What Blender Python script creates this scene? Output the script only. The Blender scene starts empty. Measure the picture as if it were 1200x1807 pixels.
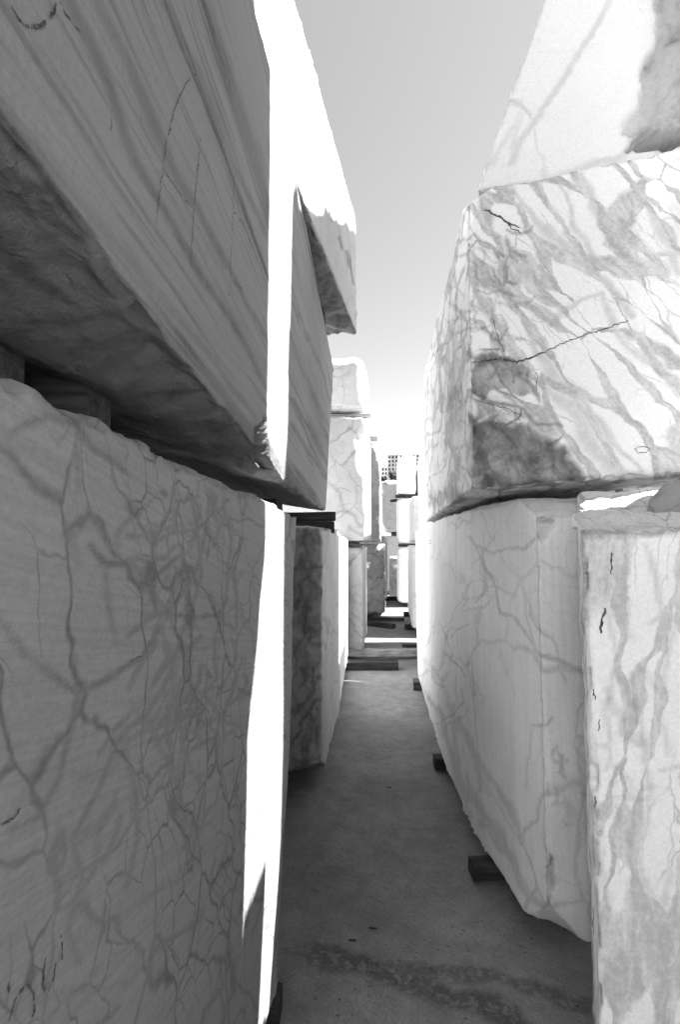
import bpy, math, random
import numpy as np
from mathutils import Vector, Matrix
from mathutils.bvhtree import BVHTree

random.seed(7)
SC = bpy.context.scene
COL = SC.collection

# ------------------------------------------------------------------ camera
FPX, PCX, PCY, EYE = 850.0, 600.0, 903.5, 1.6
YAW, PITCH = math.atan(85 / FPX), math.atan(57 / FPX)
CF = np.array([-math.sin(YAW) * math.cos(PITCH), math.cos(YAW) * math.cos(PITCH), math.sin(PITCH)])
CR = np.array([math.cos(YAW), math.sin(YAW), 0.0])
CU = np.cross(CR, CF)
CO = np.array([0.0, 0.0, EYE])
cam_d = bpy.data.cameras.new('camera')
cam = bpy.data.objects.new('camera', cam_d)
COL.objects.link(cam)
M = Matrix(((CR[0], CU[0], -CF[0], 0), (CR[1], CU[1], -CF[1], 0), (CR[2], CU[2], -CF[2], EYE), (0, 0, 0, 1)))
cam.matrix_world = M
cam_d.sensor_fit = 'VERTICAL'
cam_d.sensor_height = 36.0
cam_d.lens = FPX / 1807.0 * 36.0
cam_d.clip_start = 0.02
cam_d.clip_end = 6000
SC.camera = cam

# ------------------------------------------------------------------ world, sun, exposure
TO_SUN = Vector((1.0, 0.12, 1.54)).normalized()
EL = math.asin(TO_SUN.z)
AZ = math.atan2(TO_SUN.x, TO_SUN.y)
W = bpy.data.worlds.new('World')
SC.world = W
W.use_nodes = True
wn = W.node_tree
wn.nodes.clear()
sky = wn.nodes.new('ShaderNodeTexSky')
sky.sky_type = 'NISHITA'
sky.sun_disc = False
sky.sun_elevation = EL
sky.sun_rotation = AZ
sky.altitude = 0
sky.air_density = 1.15
sky.dust_density = 0.2
sky.ozone_density = 1.0
bw = wn.nodes.new('ShaderNodeRGBToBW')
bg = wn.nodes.new('ShaderNodeBackground')
wo = wn.nodes.new('ShaderNodeOutputWorld')
wn.links.new(sky.outputs[0], bw.inputs[0])
wn.links.new(bw.outputs[0], bg.inputs[0])
wn.links.new(bg.outputs[0], wo.inputs[0])
bg.inputs[1].default_value = 0.05
sl = bpy.data.lights.new('sun', 'SUN')
sl.energy = 5.0
sl.angle = math.radians(0.5)
sl.color = (1, 1, 1)
so = bpy.data.objects.new('sun', sl)
COL.objects.link(so)
so.location = (8, 2, 14)
so.rotation_euler = TO_SUN.to_track_quat('Z', 'Y').to_euler()
SC.view_settings.view_transform = 'Standard'
SC.view_settings.look = 'None'
SC.view_settings.gamma = 1.0
SC.view_settings.use_curve_mapping = False
SC.view_settings.exposure = 2.57
SC.cycles.max_bounces = 8
SC.cycles.diffuse_bounces = 6

# ------------------------------------------------------------------ helpers
def proj(P):
    q = P - CO
    w = q @ CF
    w = np.where(np.abs(w) < 1e-6, 1e-6, w)
    return PCX + FPX * (q @ CR) / w, PCY - FPX * (q @ CU) / w, w

def pray(x, y):
    d = CF + (x - PCX) / FPX * CR - (y - PCY) / FPX * CU
    return d / np.linalg.norm(d)

def hsh(ix, iy, iz, seed):
    n = (ix * 374761393 + iy * 668265263 + iz * 2147483647 + seed * 1274126177) & 0xFFFFFFFF
    n = ((n ^ (n >> 13)) * 1274126177) & 0xFFFFFFFF
    n = (n ^ (n >> 16)) & 0xFFFFFFFF
    return n.astype(np.float64) / 4294967295.0 * 2 - 1

def vnoise(P, seed=0):
    i = np.floor(P).astype(np.int64)
    f = P - i
    f = f * f * f * (f * (f * 6 - 15) + 10)
    r = 0
    for dx in (0, 1):
        for dy in (0, 1):
            for dz in (0, 1):
                w = (f[:, 0] if dx else 1 - f[:, 0]) * (f[:, 1] if dy else 1 - f[:, 1]) * (f[:, 2] if dz else 1 - f[:, 2])
                r = r + w * hsh(i[:, 0] + dx, i[:, 1] + dy, i[:, 2] + dz, seed)
    return r

ROT = np.array([[0.36, 0.48, -0.8], [-0.8, 0.6, 0.0], [0.48, 0.64, 0.6]])
def fbm(P, octv=4, seed=0, gain=0.5):
    a, t, r = 1.0, 0.0, 0
    Q = P.copy()
    for o in range(octv):
        r = r + a * vnoise(Q, seed + o * 17)
        t += a
        a *= gain
        Q = (Q @ ROT.T) * 2.03 + 3.7
    return r / t

def sstep(a, b, x):
    t = np.clip((x - a) / (b - a), 0, 1)
    return t * t * (3 - 2 * t)

def pl_dist(px, py, pts):
    """distance of points to a polyline, and 0..1 position along it"""
    best = np.full(px.shape, 1e9)
    s = np.zeros(px.shape)
    pts = np.array(pts, float)
    n = len(pts) - 1
    for k in range(n):
        a, b = pts[k], pts[k + 1]
        ab = b - a
        t = np.clip(((px - a[0]) * ab[0] + (py - a[1]) * ab[1]) / max(ab @ ab, 1e-9), 0, 1)
        d = np.hypot(px - a[0] - t * ab[0], py - a[1] - t * ab[1])
        m = d < best
        best = np.where(m, d, best)
        s = np.where(m, (k + t) / n, s)
    return best, s

def inside(px, py, poly):
    r = np.zeros(px.shape, bool)
    n = len(poly)
    for i in range(n):
        (xa, ya), (xb, yb) = poly[i], poly[(i + 1) % n]
        c = ((ya > py) != (yb > py)) & (px < (xb - xa) * (py - ya) / ((yb - ya) or 1e-9) + xa)
        r ^= c
    return r

def hair(n, box, ang, length, w, st, seed, jit=4):
    """a swarm of short wandering veinlets in one region of a face"""
    rn = random.Random(seed)
    out = []
    for k in range(n):
        x, y = rn.uniform(box[0], box[2]), rn.uniform(box[1], box[3])
        a = math.radians(ang + rn.gauss(0, 22)); pts = [(x, y)]
        for i in range(rn.randint(3, 6)):
            a += rn.gauss(0, 0.35)
            x += math.cos(a) * length / 4 * rn.uniform(.6, 1.4); y += math.sin(a) * length / 4 * rn.uniform(.6, 1.4)
            pts.append((x, y))
        out.append((pts, w * rn.uniform(.6, 1.5), st * rn.uniform(.5, 1.2), 0.4, jit))
    return out

def tag(o, label=None, cat=None, group=None, kind=None):
    if label: o['label'] = label
    if cat: o['category'] = cat
    if group: o['group'] = group
    if kind: o['kind'] = kind
    return o

def mesh_obj(name, V, Fs, mat=None, origin=(0, 0, 0), parent=None, smooth=True, attrs=None):
    V = np.asarray(V, float) - np.array(origin)
    me = bpy.data.meshes.new(name)
    if isinstance(Fs, np.ndarray):
        nf = len(Fs); k = Fs.shape[1]
        me.vertices.add(len(V)); me.vertices.foreach_set('co', V.astype(np.float32).ravel())
        me.loops.add(nf * k); me.loops.foreach_set('vertex_index', Fs.astype(np.int32).ravel())
        me.polygons.add(nf)
        me.polygons.foreach_set('loop_start', np.arange(0, nf * k, k, dtype=np.int32))
        me.polygons.foreach_set('loop_total', np.full(nf, k, dtype=np.int32))
        me.update(calc_edges=True)
        me.validate()
    else:
        me.from_pydata([tuple(v) for v in V], [], Fs)
        me.update()
    me.polygons.foreach_set('use_smooth', np.full(len(me.polygons), smooth))
    for k, a in (attrs or {}).items():
        at = me.attributes.new(k, 'FLOAT', 'POINT')
        at.data.foreach_set('value', a.astype(np.float32))
    if mat: me.materials.append(mat)
    o = bpy.data.objects.new(name, me)
    COL.objects.link(o)
    if parent is not None:
        o.parent = parent
        po = np.array(parent.location)
        o.location = Vector(np.array(origin) - po)
    else:
        o.location = Vector(origin)
    return o

# ------------------------------------------------------------------ node helpers
class NT:
    def __init__(s, mat):
        s.t = mat.node_tree
        s.t.nodes.clear()
    def n(s, typ, **kw):
        x = s.t.nodes.new(typ)
        for k, v in kw.items():
            setattr(x, k, v)
        return x
    def put(s, sock, v):
        if v is None: return
        if isinstance(v, bpy.types.NodeSocket): s.t.links.new(v, sock)
        else: sock.default_value = v
    def math(s, op, a, b=None, c=None, clamp=False):
        x = s.n('ShaderNodeMath', operation=op, use_clamp=clamp)
        s.put(x.inputs[0], a); s.put(x.inputs[1], b); s.put(x.inputs[2], c)
        return x.outputs[0]
    def vmath(s, op, a, b=None, scale=None):
        x = s.n('ShaderNodeVectorMath', operation=op)
        s.put(x.inputs[0], a); s.put(x.inputs[1], b)
        if scale is not None: s.put(x.inputs['Scale'], scale)
        return x.outputs['Value'] if op == 'DOT_PRODUCT' else x.outputs[0]
    def noise(s, vec, scale, detail=4, rough=0.55, dist=0.0):
        x = s.n('ShaderNodeTexNoise')
        s.put(x.inputs['Vector'], vec)
        x.inputs['Scale'].default_value = scale
        x.inputs['Detail'].default_value = detail
        x.inputs['Roughness'].default_value = rough
        x.inputs['Distortion'].default_value = dist
        return x
    def voro(s, vec, scale, feature='DISTANCE_TO_EDGE', rnd=1.0):
        x = s.n('ShaderNodeTexVoronoi', feature=feature)
        s.put(x.inputs['Vector'], vec)
        x.inputs['Scale'].default_value = scale
        x.inputs['Randomness'].default_value = rnd
        return x.outputs['Distance']
    def ramp(s, v, a, b, c=0.0, d=1.0, smooth=True):
        x = s.n('ShaderNodeMapRange')
        if smooth: x.interpolation_type = 'SMOOTHSTEP'
        s.put(x.inputs[0], v)
        x.inputs[1].default_value = a; x.inputs[2].default_value = b
        x.inputs[3].default_value = c; x.inputs[4].default_value = d
        return x.outputs[0]
    def mix(s, f, a, b):
        x = s.n('ShaderNodeMix', data_type='FLOAT')
        s.put(x.inputs[0], f); s.put(x.inputs[2], a); s.put(x.inputs[3], b)
        return x.outputs[0]
    def mapping(s, vec, rot=(0, 0, 0), scale=(1, 1, 1), loc=(0, 0, 0)):
        r = s.n('ShaderNodeMapping', vector_type='POINT')
        s.put(r.inputs[0], vec)
        r.inputs['Rotation'].default_value = rot
        q = s.n('ShaderNodeMapping', vector_type='POINT')
        s.put(q.inputs[0], r.outputs[0])
        q.inputs['Scale'].default_value = scale
        q.inputs['Location'].default_value = loc
        return q.outputs[0]
    def attr(s, name):
        return s.n('ShaderNodeAttribute', attribute_name=name).outputs['Fac']
    def finish(s, val, rough, bump_h, bump_str=0.3, bump_dist=0.01, spec=0.3):
        b = s.n('ShaderNodeBsdfPrincipled')
        c = s.n('ShaderNodeCombineColor')
        for k in range(3): s.put(c.inputs[k], val)
        s.t.links.new(c.outputs[0], b.inputs['Base Color'])
        s.put(b.inputs['Roughness'], rough)
        b.inputs['Specular IOR Level'].default_value = spec
        if bump_h is not None:
            bp = s.n('ShaderNodeBump')
            bp.inputs['Strength'].default_value = bump_str
            bp.inputs['Distance'].default_value = bump_dist
            s.put(bp.inputs['Height'], bump_h)
            s.t.links.new(bp.outputs[0], b.inputs['Normal'])
        o = s.n('ShaderNodeOutputMaterial')
        s.t.links.new(b.outputs[0], o.inputs[0])

def new_mat(name):
    m = bpy.data.materials.new(name)
    m.use_nodes = True
    return m, NT(m)

R = math.radians
def marble(name, seed=0, base=0.74, vein=0.36, kind='net', rot=(0, 0, 0), stretch=(1, 1, 1), scale=3.0, width=0.05,
           amount=1.0, cloud=0.12, saw=None, sawamt=0.25, stain=0.3, fine=0.5, roughdark=0.72, pit=0.3):
    """grey veined marble; attributes rough / vein / dark of the mesh add broken zones, traced veins and cracks"""
    m, t = new_mat(name)
    co = t.n('ShaderNodeTexCoord').outputs['Object']
    off = t.vmath('ADD', co, (seed * 3.17, seed * 1.71, seed * 2.39))
    w1 = t.vmath('SCALE', t.vmath('SUBTRACT', t.noise(off, 2.2, 3).outputs['Color'], (0.5, 0.5, 0.5)), scale=0.22)
    w2 = t.vmath('SCALE', t.vmath('SUBTRACT', t.noise(off, 11.0, 3).outputs['Color'], (0.5, 0.5, 0.5)), scale=0.05)
    wp = t.vmath('ADD', t.vmath('ADD', off, w1), w2)
    mp = t.mapping(wp, rot=rot, scale=stretch)
    fade = t.ramp(t.noise(off, 1.9, 3).outputs[0], 0.36, 0.66)
    fade2 = t.ramp(t.noise(off, 3.7, 3).outputs[0], 0.42, 0.62)
    if kind == 'net':
        d1 = t.voro(mp, scale)
        wv = t.math('MULTIPLY', t.ramp(t.noise(off, 6.0, 2).outputs[0], 0.3, 0.75, 0.5, 1.5), width)
        v1 = t.math('MULTIPLY', t.ramp(t.math('DIVIDE', d1, wv), 0.0, 1.0, 1.0, 0.0), t.mix(fade, 0.4, 1.0))
        d2 = t.voro(t.vmath('ADD', mp, (4.1, 2.2, 7.7)), scale * 2.3)
        v2 = t.math('MULTIPLY', t.ramp(d2, 0.0, width * 0.9, 1.0, 0.0), t.math('MULTIPLY', fade2, fine))
        v = t.math('MAXIMUM', v1, v2)
    elif kind == 'breccia':
        mp = t.mapping(t.vmath('ADD', t.vmath('ADD', off, t.vmath('SCALE', w1, scale=0.55)), w2), rot=rot, scale=stretch)
        d1 = t.math('ADD', t.voro(mp, scale), t.math('MULTIPLY', t.math('SUBTRACT', t.noise(off, 26.0, 5, 0.65).outputs[0], 0.5), 0.07))
        wv = t.math('MULTIPLY', t.ramp(t.noise(off, 3.2, 3).outputs[0], 0.32, 0.70, 0.12, 2.3), width)
        q1 = t.math('DIVIDE', d1, wv)
        v1 = t.ramp(q1, 0.6, 1.0, 1.0, 0.0)
        inner = t.noise(mp, scale * 3.2, 5, 0.65).outputs[0]
        v1 = t.math('MULTIPLY', v1, t.ramp(inner, 0.28, 0.68, 0.35, 1.15))
        rim = t.math('MULTIPLY', t.math('MULTIPLY', t.ramp(q1, 0.55, 0.85, 0.0, 1.0), t.ramp(q1, 0.85, 1.15, 1.0, 0.0)), t.math('MULTIPLY', fade2, 0.75))
        d2 = t.voro(t.vmath('ADD', mp, (4.1, 2.2, 7.7)), scale * 2.1)
        v2 = t.math('MULTIPLY', t.ramp(d2, 0.0, width * 0.5, 1.0, 0.0), t.math('MULTIPLY', fade2, fine))
        v = t.math('MAXIMUM', t.math('MAXIMUM', v1, v2), rim, clamp=True)
    else:  # banded
        mp = t.mapping(t.vmath('ADD', off, t.vmath('SCALE', w1, scale=0.22)), rot=rot, scale=stretch)
        n1 = t.noise(mp, scale, 3, 0.5).outputs[0]
        n2 = t.noise(mp, scale * 3.1, 3, 0.5).outputs[0]
        n3 = t.noise(mp, scale * 9.0, 2, 0.5).outputs[0]
        a = t.ramp(n1, 0.48, 0.70)
        b = t.math('MULTIPLY', t.ramp(n2, 0.54, 0.65), 1.0)
        c = t.math('MULTIPLY', t.ramp(n3, 0.5, 0.68), 0.55)
        v = t.math('ADD', t.math('MULTIPLY', a, 0.35), t.math('MULTIPLY', t.math('MAXIMUM', b, c), t.mix(fade, 0.45, 1.0)), clamp=True)
    v = t.math('MULTIPLY', v, amount)
    v = t.math('MULTIPLY', v, t.ramp(t.noise(off, 60.0, 2).outputs[0], 0.25, 0.6, 0.7, 1.0))
    av = t.attr('vein')
    v = t.math('MAXIMUM', v, t.math('MULTIPLY', av, t.ramp(t.noise(off, 30.0, 3).outputs[0], 0.25, 0.6, 0.6, 1.0)))
    cl = t.ramp(t.noise(off, 1.6, 5, 0.6).outputs[0], 0.3, 0.75, 1.0, 1.0 - cloud)
    val = t.math('MULTIPLY', t.mix(v, base, vein), cl)
    # weathering: grey soiling, stronger on broken stone
    rg = t.attr('rough')
    blot = t.noise(off, 7.0, 6, 0.7).outputs[0]
    dirt = t.math('MULTIPLY', t.ramp(blot, 0.5, 0.75), t.mix(rg, stain * 0.35, 0.75))
    val = t.mix(dirt, val, t.math('MULTIPLY', val, 0.45))
    val = t.math('MULTIPLY', val, t.mix(rg, 1.0, roughdark))
    # grain and pits
    g = t.noise(off, 130.0, 3, 0.7).outputs[0]
    val = t.math('MULTIPLY', val, t.ramp(g, 0.25, 0.75, 0.91, 1.06))
    pv = t.voro(off, 26.0, 'F1')
    pm = t.math('MULTIPLY', t.ramp(pv, 0.05, 0.13, 1.0, 0.0), t.math('MULTIPLY', t.ramp(t.noise(off, 3.3, 2).outputs[0], 0.52, 0.66), pit))
    val = t.mix(pm, val, t.math('MULTIPLY', val, 0.4))
    h = t.math('MULTIPLY', t.noise(off, 24.0, 6, 0.65).outputs[0], t.mix(rg, 0.35, 2.4))
    h = t.math('ADD', h, t.math('MULTIPLY', g, 0.12))
    h = t.math('SUBTRACT', h, t.math('MULTIPLY', pm, 0.8))
    if saw:
        sv = t.mapping(t.vmath('ADD', off, t.vmath('SCALE', w1, scale=0.12)), rot=saw[0], scale=saw[1])
        sn = t.noise(sv, 1.0, 3, 0.6).outputs[0]
        keep = t.math('SUBTRACT', 1.0, rg, clamp=True)
        val = t.math('MULTIPLY', val, t.mix(keep, 1.0, t.ramp(sn, 0.3, 0.7, 1.0 - sawamt, 1.0 + sawamt * 0.35)))
        h = t.math('ADD', h, t.math('MULTIPLY', t.math('MULTIPLY', sn, keep), sawamt * 2.2))
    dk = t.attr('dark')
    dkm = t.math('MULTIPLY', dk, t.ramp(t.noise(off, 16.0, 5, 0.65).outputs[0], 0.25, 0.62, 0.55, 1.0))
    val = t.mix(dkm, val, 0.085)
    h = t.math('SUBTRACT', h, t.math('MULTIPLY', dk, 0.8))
    t.finish(val, t.mix(rg, 0.62, 0.85), h, 0.55, 0.012, 0.25)
    return m

# ------------------------------------------------------------------ the block builder
def block(name, label, mat, quad, zb, zt, quad_top=None, res=0.03, fine=(), r=0.025, rj=0.6, amp=None, amp0=0.0015,
          cuts=(), veins=(), darks=(), warp=None, seed=0, group=None, edge=0.006, lump=0.004, coarse=('L', 'R', 'F', 'B'), keepgrid=None, patches=(),
          cat='marble block'):
    """a quarried block: corners near-left, near-right, far-right, far-left; faces L R N F B T"""
    q = np.array(quad, float)
    qt = np.array(quad_top if quad_top is not None else quad, float)
    zb = np.array([zb] * 4 if np.isscalar(zb) else zb, float)
    zt = np.array([zt] * 4 if np.isscalar(zt) else zt, float)
    Lx = (np.linalg.norm(q[1] - q[0]) + np.linalg.norm(q[2] - q[3])) / 2
    Ly = (np.linalg.norm(q[3] - q[0]) + np.linalg.norm(q[2] - q[1])) / 2
    Lz = float(np.mean(zt - zb))
    L = np.array([Lx, Ly, Lz])
    rs = [res] * 3 if np.isscalar(res) else res
    N = [max(4, int(math.ceil(L[k] / rs[k]))) for k in range(3)]
    verts, faces, base = [], [], 0
    ids = {'L': (0, 0), 'R': (0, 1), 'N': (1, 0), 'F': (1, 1), 'B': (2, 0), 'T': (2, 1)}
    for fn, (ax, side) in ids.items():
        a, b = [k for k in range(3) if k != ax]
        na, nb = (N[a], N[b])
        if fn in coarse:
            na, nb = max(4, min(na, 24)), max(4, min(nb, 24))
        ga, gb = np.meshgrid(np.arange(na + 1) / na, np.arange(nb + 1) / nb, indexing='ij')
        P = np.zeros((ga.size, 3))
        P[:, a] = ga.ravel(); P[:, b] = gb.ravel(); P[:, ax] = side
        idx = np.arange(ga.size).reshape(na + 1, nb + 1) + base
        f = np.stack([idx[:-1, :-1], idx[1:, :-1], idx[1:, 1:], idx[:-1, 1:]], -1).reshape(-1, 4)
        flip = (ax == 1) ^ (side == 0)
        if flip: f = f[:, ::-1]
        verts.append(P); faces.append(f); base += len(P)
    P = np.concatenate(verts); Fc = np.concatenate(faces)
    key = np.round(P * 1e5).astype(np.int64)
    key = key[:, 0] * 10**12 + key[:, 1] * 10**6 + key[:, 2]
    _, first, inv = np.unique(key, return_index=True, return_inverse=True)
    P = P[first]; Fc = inv.ravel()[Fc]
    S = P * L
    sd = seed * 31 + 5
    # rounded, irregular arrises
    rn = fbm(S * 3.0 + sd, 4, sd)
    rr = r * np.clip(1 + rj * 2.0 * rn, 0.15, 4.0)
    rr = np.minimum(rr, L.min() * 0.45)[:, None]
    inner = np.clip(S, rr, L - rr)
    dv = S - inner
    ln = np.linalg.norm(dv, axis=1, keepdims=True)
    nrm = dv / np.maximum(ln, 1e-9)
    S2 = inner + nrm * rr
    # trilinear mapping to the place
    u, v, w = [np.clip(S2[:, k] / L[k], 0, 1)[:, None] for k in range(3)]
    def bil(c): return c[0] * (1 - u) * (1 - v) + c[1] * u * (1 - v) + c[2] * u * v + c[3] * (1 - u) * v
    XY = bil(q[:, None, :]) * (1 - w) + bil(qt[:, None, :]) * w
    Z = bil(zb[:, None, None]) * (1 - w) + bil(zt[:, None, None]) * w
    X = np.concatenate([XY, Z], 1)
    if warp: X = warp(X, u[:, 0], v[:, 0], w[:, 0])
    # face-wise roughness
    A = dict(L=amp0, R=amp0, N=amp0, F=amp0, B=0.012, T=0.012)
    A.update(amp or {})
    am = np.zeros(len(X)); wt = np.zeros(len(X))
    for fn, (ax, side) in ids.items():
        c = np.clip(nrm[:, ax] * (1 if side else -1), 0, 1) ** 2
        am += c * A[fn]; wt += c
    am /= np.maximum(wt, 1e-6)
    edgeness = 1 - np.clip((np.abs(nrm).max(1) - 0.72) / 0.28, 0, 1)
    lo = fbm(X * 1.3 + sd, 2, sd + 3)
    n1 = fbm(X * 4.5 + sd, 5, sd + 9, 0.55)
    n2 = fbm(X * 14.0 + sd, 4, sd + 21, 0.6)
    ridge = 1 - 2 * np.abs(fbm(X * 3.1 - sd, 4, sd + 41, 0.5))
    disp = lump * lo + am * (1.1 * n1 + 0.55 * n2 + 0.6 * (ridge - 0.6)) + edge * edgeness * (n2 * 1.3 + n1 - 1.6 * sstep(0.05, 0.35, fbm(X * 27.0 + sd, 3, sd + 91)))
    X = X + nrm * disp[:, None]
    rough = np.clip((am - 0.004) / 0.014, 0, 1)
    rough = np.maximum(rough, sstep(0.25, 0.9, edgeness + 0.5 * n2) * 0.55)
    for c in cuts:
        pt, nn = np.array(c[0], float), np.array(c[1], float)
        nn /= np.linalg.norm(nn)
        ca = c[2] if len(c) > 2 else 0.012
        rv = c[3] if len(c) > 3 else 1.0
        lim = c[4] if len(c) > 4 else None
        d = (X - pt) @ nn + ca * 1.3 * n1
        if lim is not None: d = d - lim(X)
        m = d > 0
        X = np.where(m[:, None], X - nn * d[:, None] + nn * (ca * (0.7 * n2 + 0.5 * (ridge - 0.5)))[:, None] * sstep(0, 0.02, d)[:, None], X)
        rough = np.where(m, np.maximum(rough * (1 - sstep(0, .02, d)) , rv * sstep(0.0, 0.012, d)), rough)
    pdark = np.zeros(len(X))
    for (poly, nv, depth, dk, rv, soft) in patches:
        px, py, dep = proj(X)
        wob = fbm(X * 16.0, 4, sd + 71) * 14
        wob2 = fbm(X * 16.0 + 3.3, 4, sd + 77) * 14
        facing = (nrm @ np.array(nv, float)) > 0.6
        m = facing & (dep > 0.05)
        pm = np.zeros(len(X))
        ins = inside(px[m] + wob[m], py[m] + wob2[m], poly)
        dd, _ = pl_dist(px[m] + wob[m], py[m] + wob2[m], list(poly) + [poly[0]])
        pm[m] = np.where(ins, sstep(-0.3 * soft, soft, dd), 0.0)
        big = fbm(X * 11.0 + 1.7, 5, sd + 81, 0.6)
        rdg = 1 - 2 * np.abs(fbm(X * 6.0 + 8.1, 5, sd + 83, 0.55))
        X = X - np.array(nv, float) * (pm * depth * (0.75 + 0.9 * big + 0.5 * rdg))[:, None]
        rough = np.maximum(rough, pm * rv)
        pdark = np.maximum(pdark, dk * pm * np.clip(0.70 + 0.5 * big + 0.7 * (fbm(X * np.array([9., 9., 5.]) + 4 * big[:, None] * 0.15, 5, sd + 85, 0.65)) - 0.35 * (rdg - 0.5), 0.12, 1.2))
    # traced veins and soiling, laid on the faces seen from the passage
    att = {'rough': rough, 'vein': np.zeros(len(X)), 'dark': pdark}
    if veins or darks:
        px, py, dep = proj(X)
        wx = fbm(X * 9.0, 4, sd + 51) ; wy = fbm(X * 9.0 + 7.7, 4, sd + 57)
        wid = 1 + 0.7 * fbm(X * 7.0 + 1.3, 2, sd + 61)
        for key, lst in (('vein', veins), ('dark', darks)):
            acc = att[key]
            for (pts, width, strength, soft, jit) in lst:
                pts = np.array(pts, float)
                x0, y0 = pts.min(0) - width * 3 - jit * 3; x1, y1 = pts.max(0) + width * 3 + jit * 3
                m = (px > x0) & (px < x1) & (py > y0) & (py < y1) & (dep > 0.05)
                if not m.any(): continue
                d, s = pl_dist(px[m] + wx[m] * jit * 2, py[m] + wy[m] * jit * 2, pts)
                ww = width * wid[m] * (0.45 + 0.55 * np.clip(4 * np.minimum(s, 1 - s) + 0.2, 0, 1))
                mn = 0.8 * min(rs) * FPX / np.maximum(dep[m], 0.2)
                sc = np.minimum(1, (ww / mn)) ** 0.4
                ww = np.maximum(ww, mn)
                val = sc * strength * (1 - sstep(ww * (1 - soft), ww * (1 + soft), d))
                acc[m] = np.maximum(acc[m], val)
    org = np.array([X[:, 0].mean(), X[:, 1].mean(), X[:, 2].min()])
    o = mesh_obj(name, X, Fc, mat, org, attrs=att)
    tag(o, label, cat, group)
    o['_'] = 0
    del o['_']
    if keepgrid is not None:
        keepgrid['bvh'] = BVHTree.FromPolygons([tuple(p) for p in X], [tuple(f) for f in Fc.tolist()])
    return o

def stroke(name, parent, bvh, pts, wpx, mat, jit=0.6, gaps=0.0, lift=0.0012, label=None):
    """a drawn line or open crack lying on the stone: a thin ribbon that follows the surface"""
    pts = np.array(pts, float)
    seg = np.hypot(*(pts[1:] - pts[:-1]).T); L = seg.sum()
    n = max(3, int(L / 4))
    cs = np.concatenate([[0], np.cumsum(seg)]) / L
    tt = np.linspace(0, 1, n)
    xs = np.interp(tt, cs, pts[:, 0]); ys = np.interp(tt, cs, pts[:, 1])
    rnd = random.Random(int(pts[0, 0] * 7 + pts[0, 1]))
    V, Fs, prev = [], [], None
    hits = []
    for k in range(n):
        d = pray(xs[k] + rnd.gauss(0, jit), ys[k] + rnd.gauss(0, jit))
        h = bvh.ray_cast(Vector(CO), Vector(d))
        hits.append((h[0], h[1], h[3]) if h[0] is not None else None)
    for k in range(n):
        if hits[k] is None or (gaps and rnd.random() < gaps):
            prev = None; continue
        p, nn, dist = hits[k]
        j = min(k + 1, n - 1); i = max(k - 1, 0)
        if hits[j] is None or hits[i] is None: prev = None; continue
        tdir = hits[j][0] - hits[i][0]
        if tdir.length < 1e-6: continue
        side = tdir.cross(nn).normalized()
        w = wpx / FPX * dist * 0.5 * rnd.uniform(0.55, 1.2) * (0.5 + 0.5 * min(1, 6 * min(tt[k], 1 - tt[k]) + 0.1))
        c = p + nn * lift
        V += [tuple(c - side * w), tuple(c + side * w)]
        cur = (len(V) - 2, len(V) - 1)
        if prev: Fs.append((prev[0], cur[0], cur[1], prev[1]))
        prev = cur
    if not Fs: return None
    o = mesh_obj(name, V, Fs, mat, parent=parent, origin=tuple(parent.location))
    o.location = (0, 0, 0)
    if label: o['label'] = label
    return o

# ------------------------------------------------------------------ materials
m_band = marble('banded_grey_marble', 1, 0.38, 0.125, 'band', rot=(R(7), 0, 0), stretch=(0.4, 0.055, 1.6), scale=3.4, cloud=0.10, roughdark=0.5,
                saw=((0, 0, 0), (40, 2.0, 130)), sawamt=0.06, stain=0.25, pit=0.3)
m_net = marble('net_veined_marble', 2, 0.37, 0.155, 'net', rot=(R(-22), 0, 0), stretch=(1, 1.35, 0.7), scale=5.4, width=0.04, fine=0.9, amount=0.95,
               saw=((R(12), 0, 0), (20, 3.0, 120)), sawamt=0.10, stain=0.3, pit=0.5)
m_brec = marble('oval_patterned_marble', 3, 0.84, 0.42, 'breccia', rot=(0, R(-55), 0), stretch=(0.42, 0.5, 1.75), scale=5.4, width=0.10, fine=0.7,
                cloud=0.06, stain=0.12, pit=0.3)
m_vert = marble('vertical_veined_marble', 4, 0.90, 0.50, 'breccia', rot=(0, R(-8), 0), stretch=(2.4, 1.2, 0.45), scale=4.6, width=0.095, amount=0.95, fine=0.85,
                cloud=0.06, stain=0.12, pit=0.4)
m_pale = marble('pale_marble', 5, 0.82, 0.48, 'net', rot=(R(20), 0, 0), stretch=(1, 0.7, 0.8), scale=2.3, width=0.03, amount=0.75, fine=0.35, cloud=0.12,
                saw=((0, 0, 0), (60, 60, 3.0)), sawamt=0.07, stain=0.22, pit=0.4)
m_white = marble('white_marble', 6, 0.84, 0.52, 'net', rot=(0, R(30), 0), stretch=(1, 1, 0.5), scale=1.3, width=0.022, amount=0.7, fine=0.15, cloud=0.06, stain=0.1)
m_rough = marble('weathered_quarry_marble', 7, 0.60, 0.30, 'net', rot=(R(30), R(20), 0), stretch=(1, 1, 0.8), scale=2.6, width=0.05, amount=0.8, cloud=0.3, stain=0.8, roughdark=0.62)
m_far = marble('grey_flecked_marble', 8, 0.45, 0.20, 'net', rot=(R(10), R(20), 0), stretch=(1, 1, 0.8), scale=1.9, width=0.03, amount=0.9, fine=0.6, cloud=0.2, stain=0.45)

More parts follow.
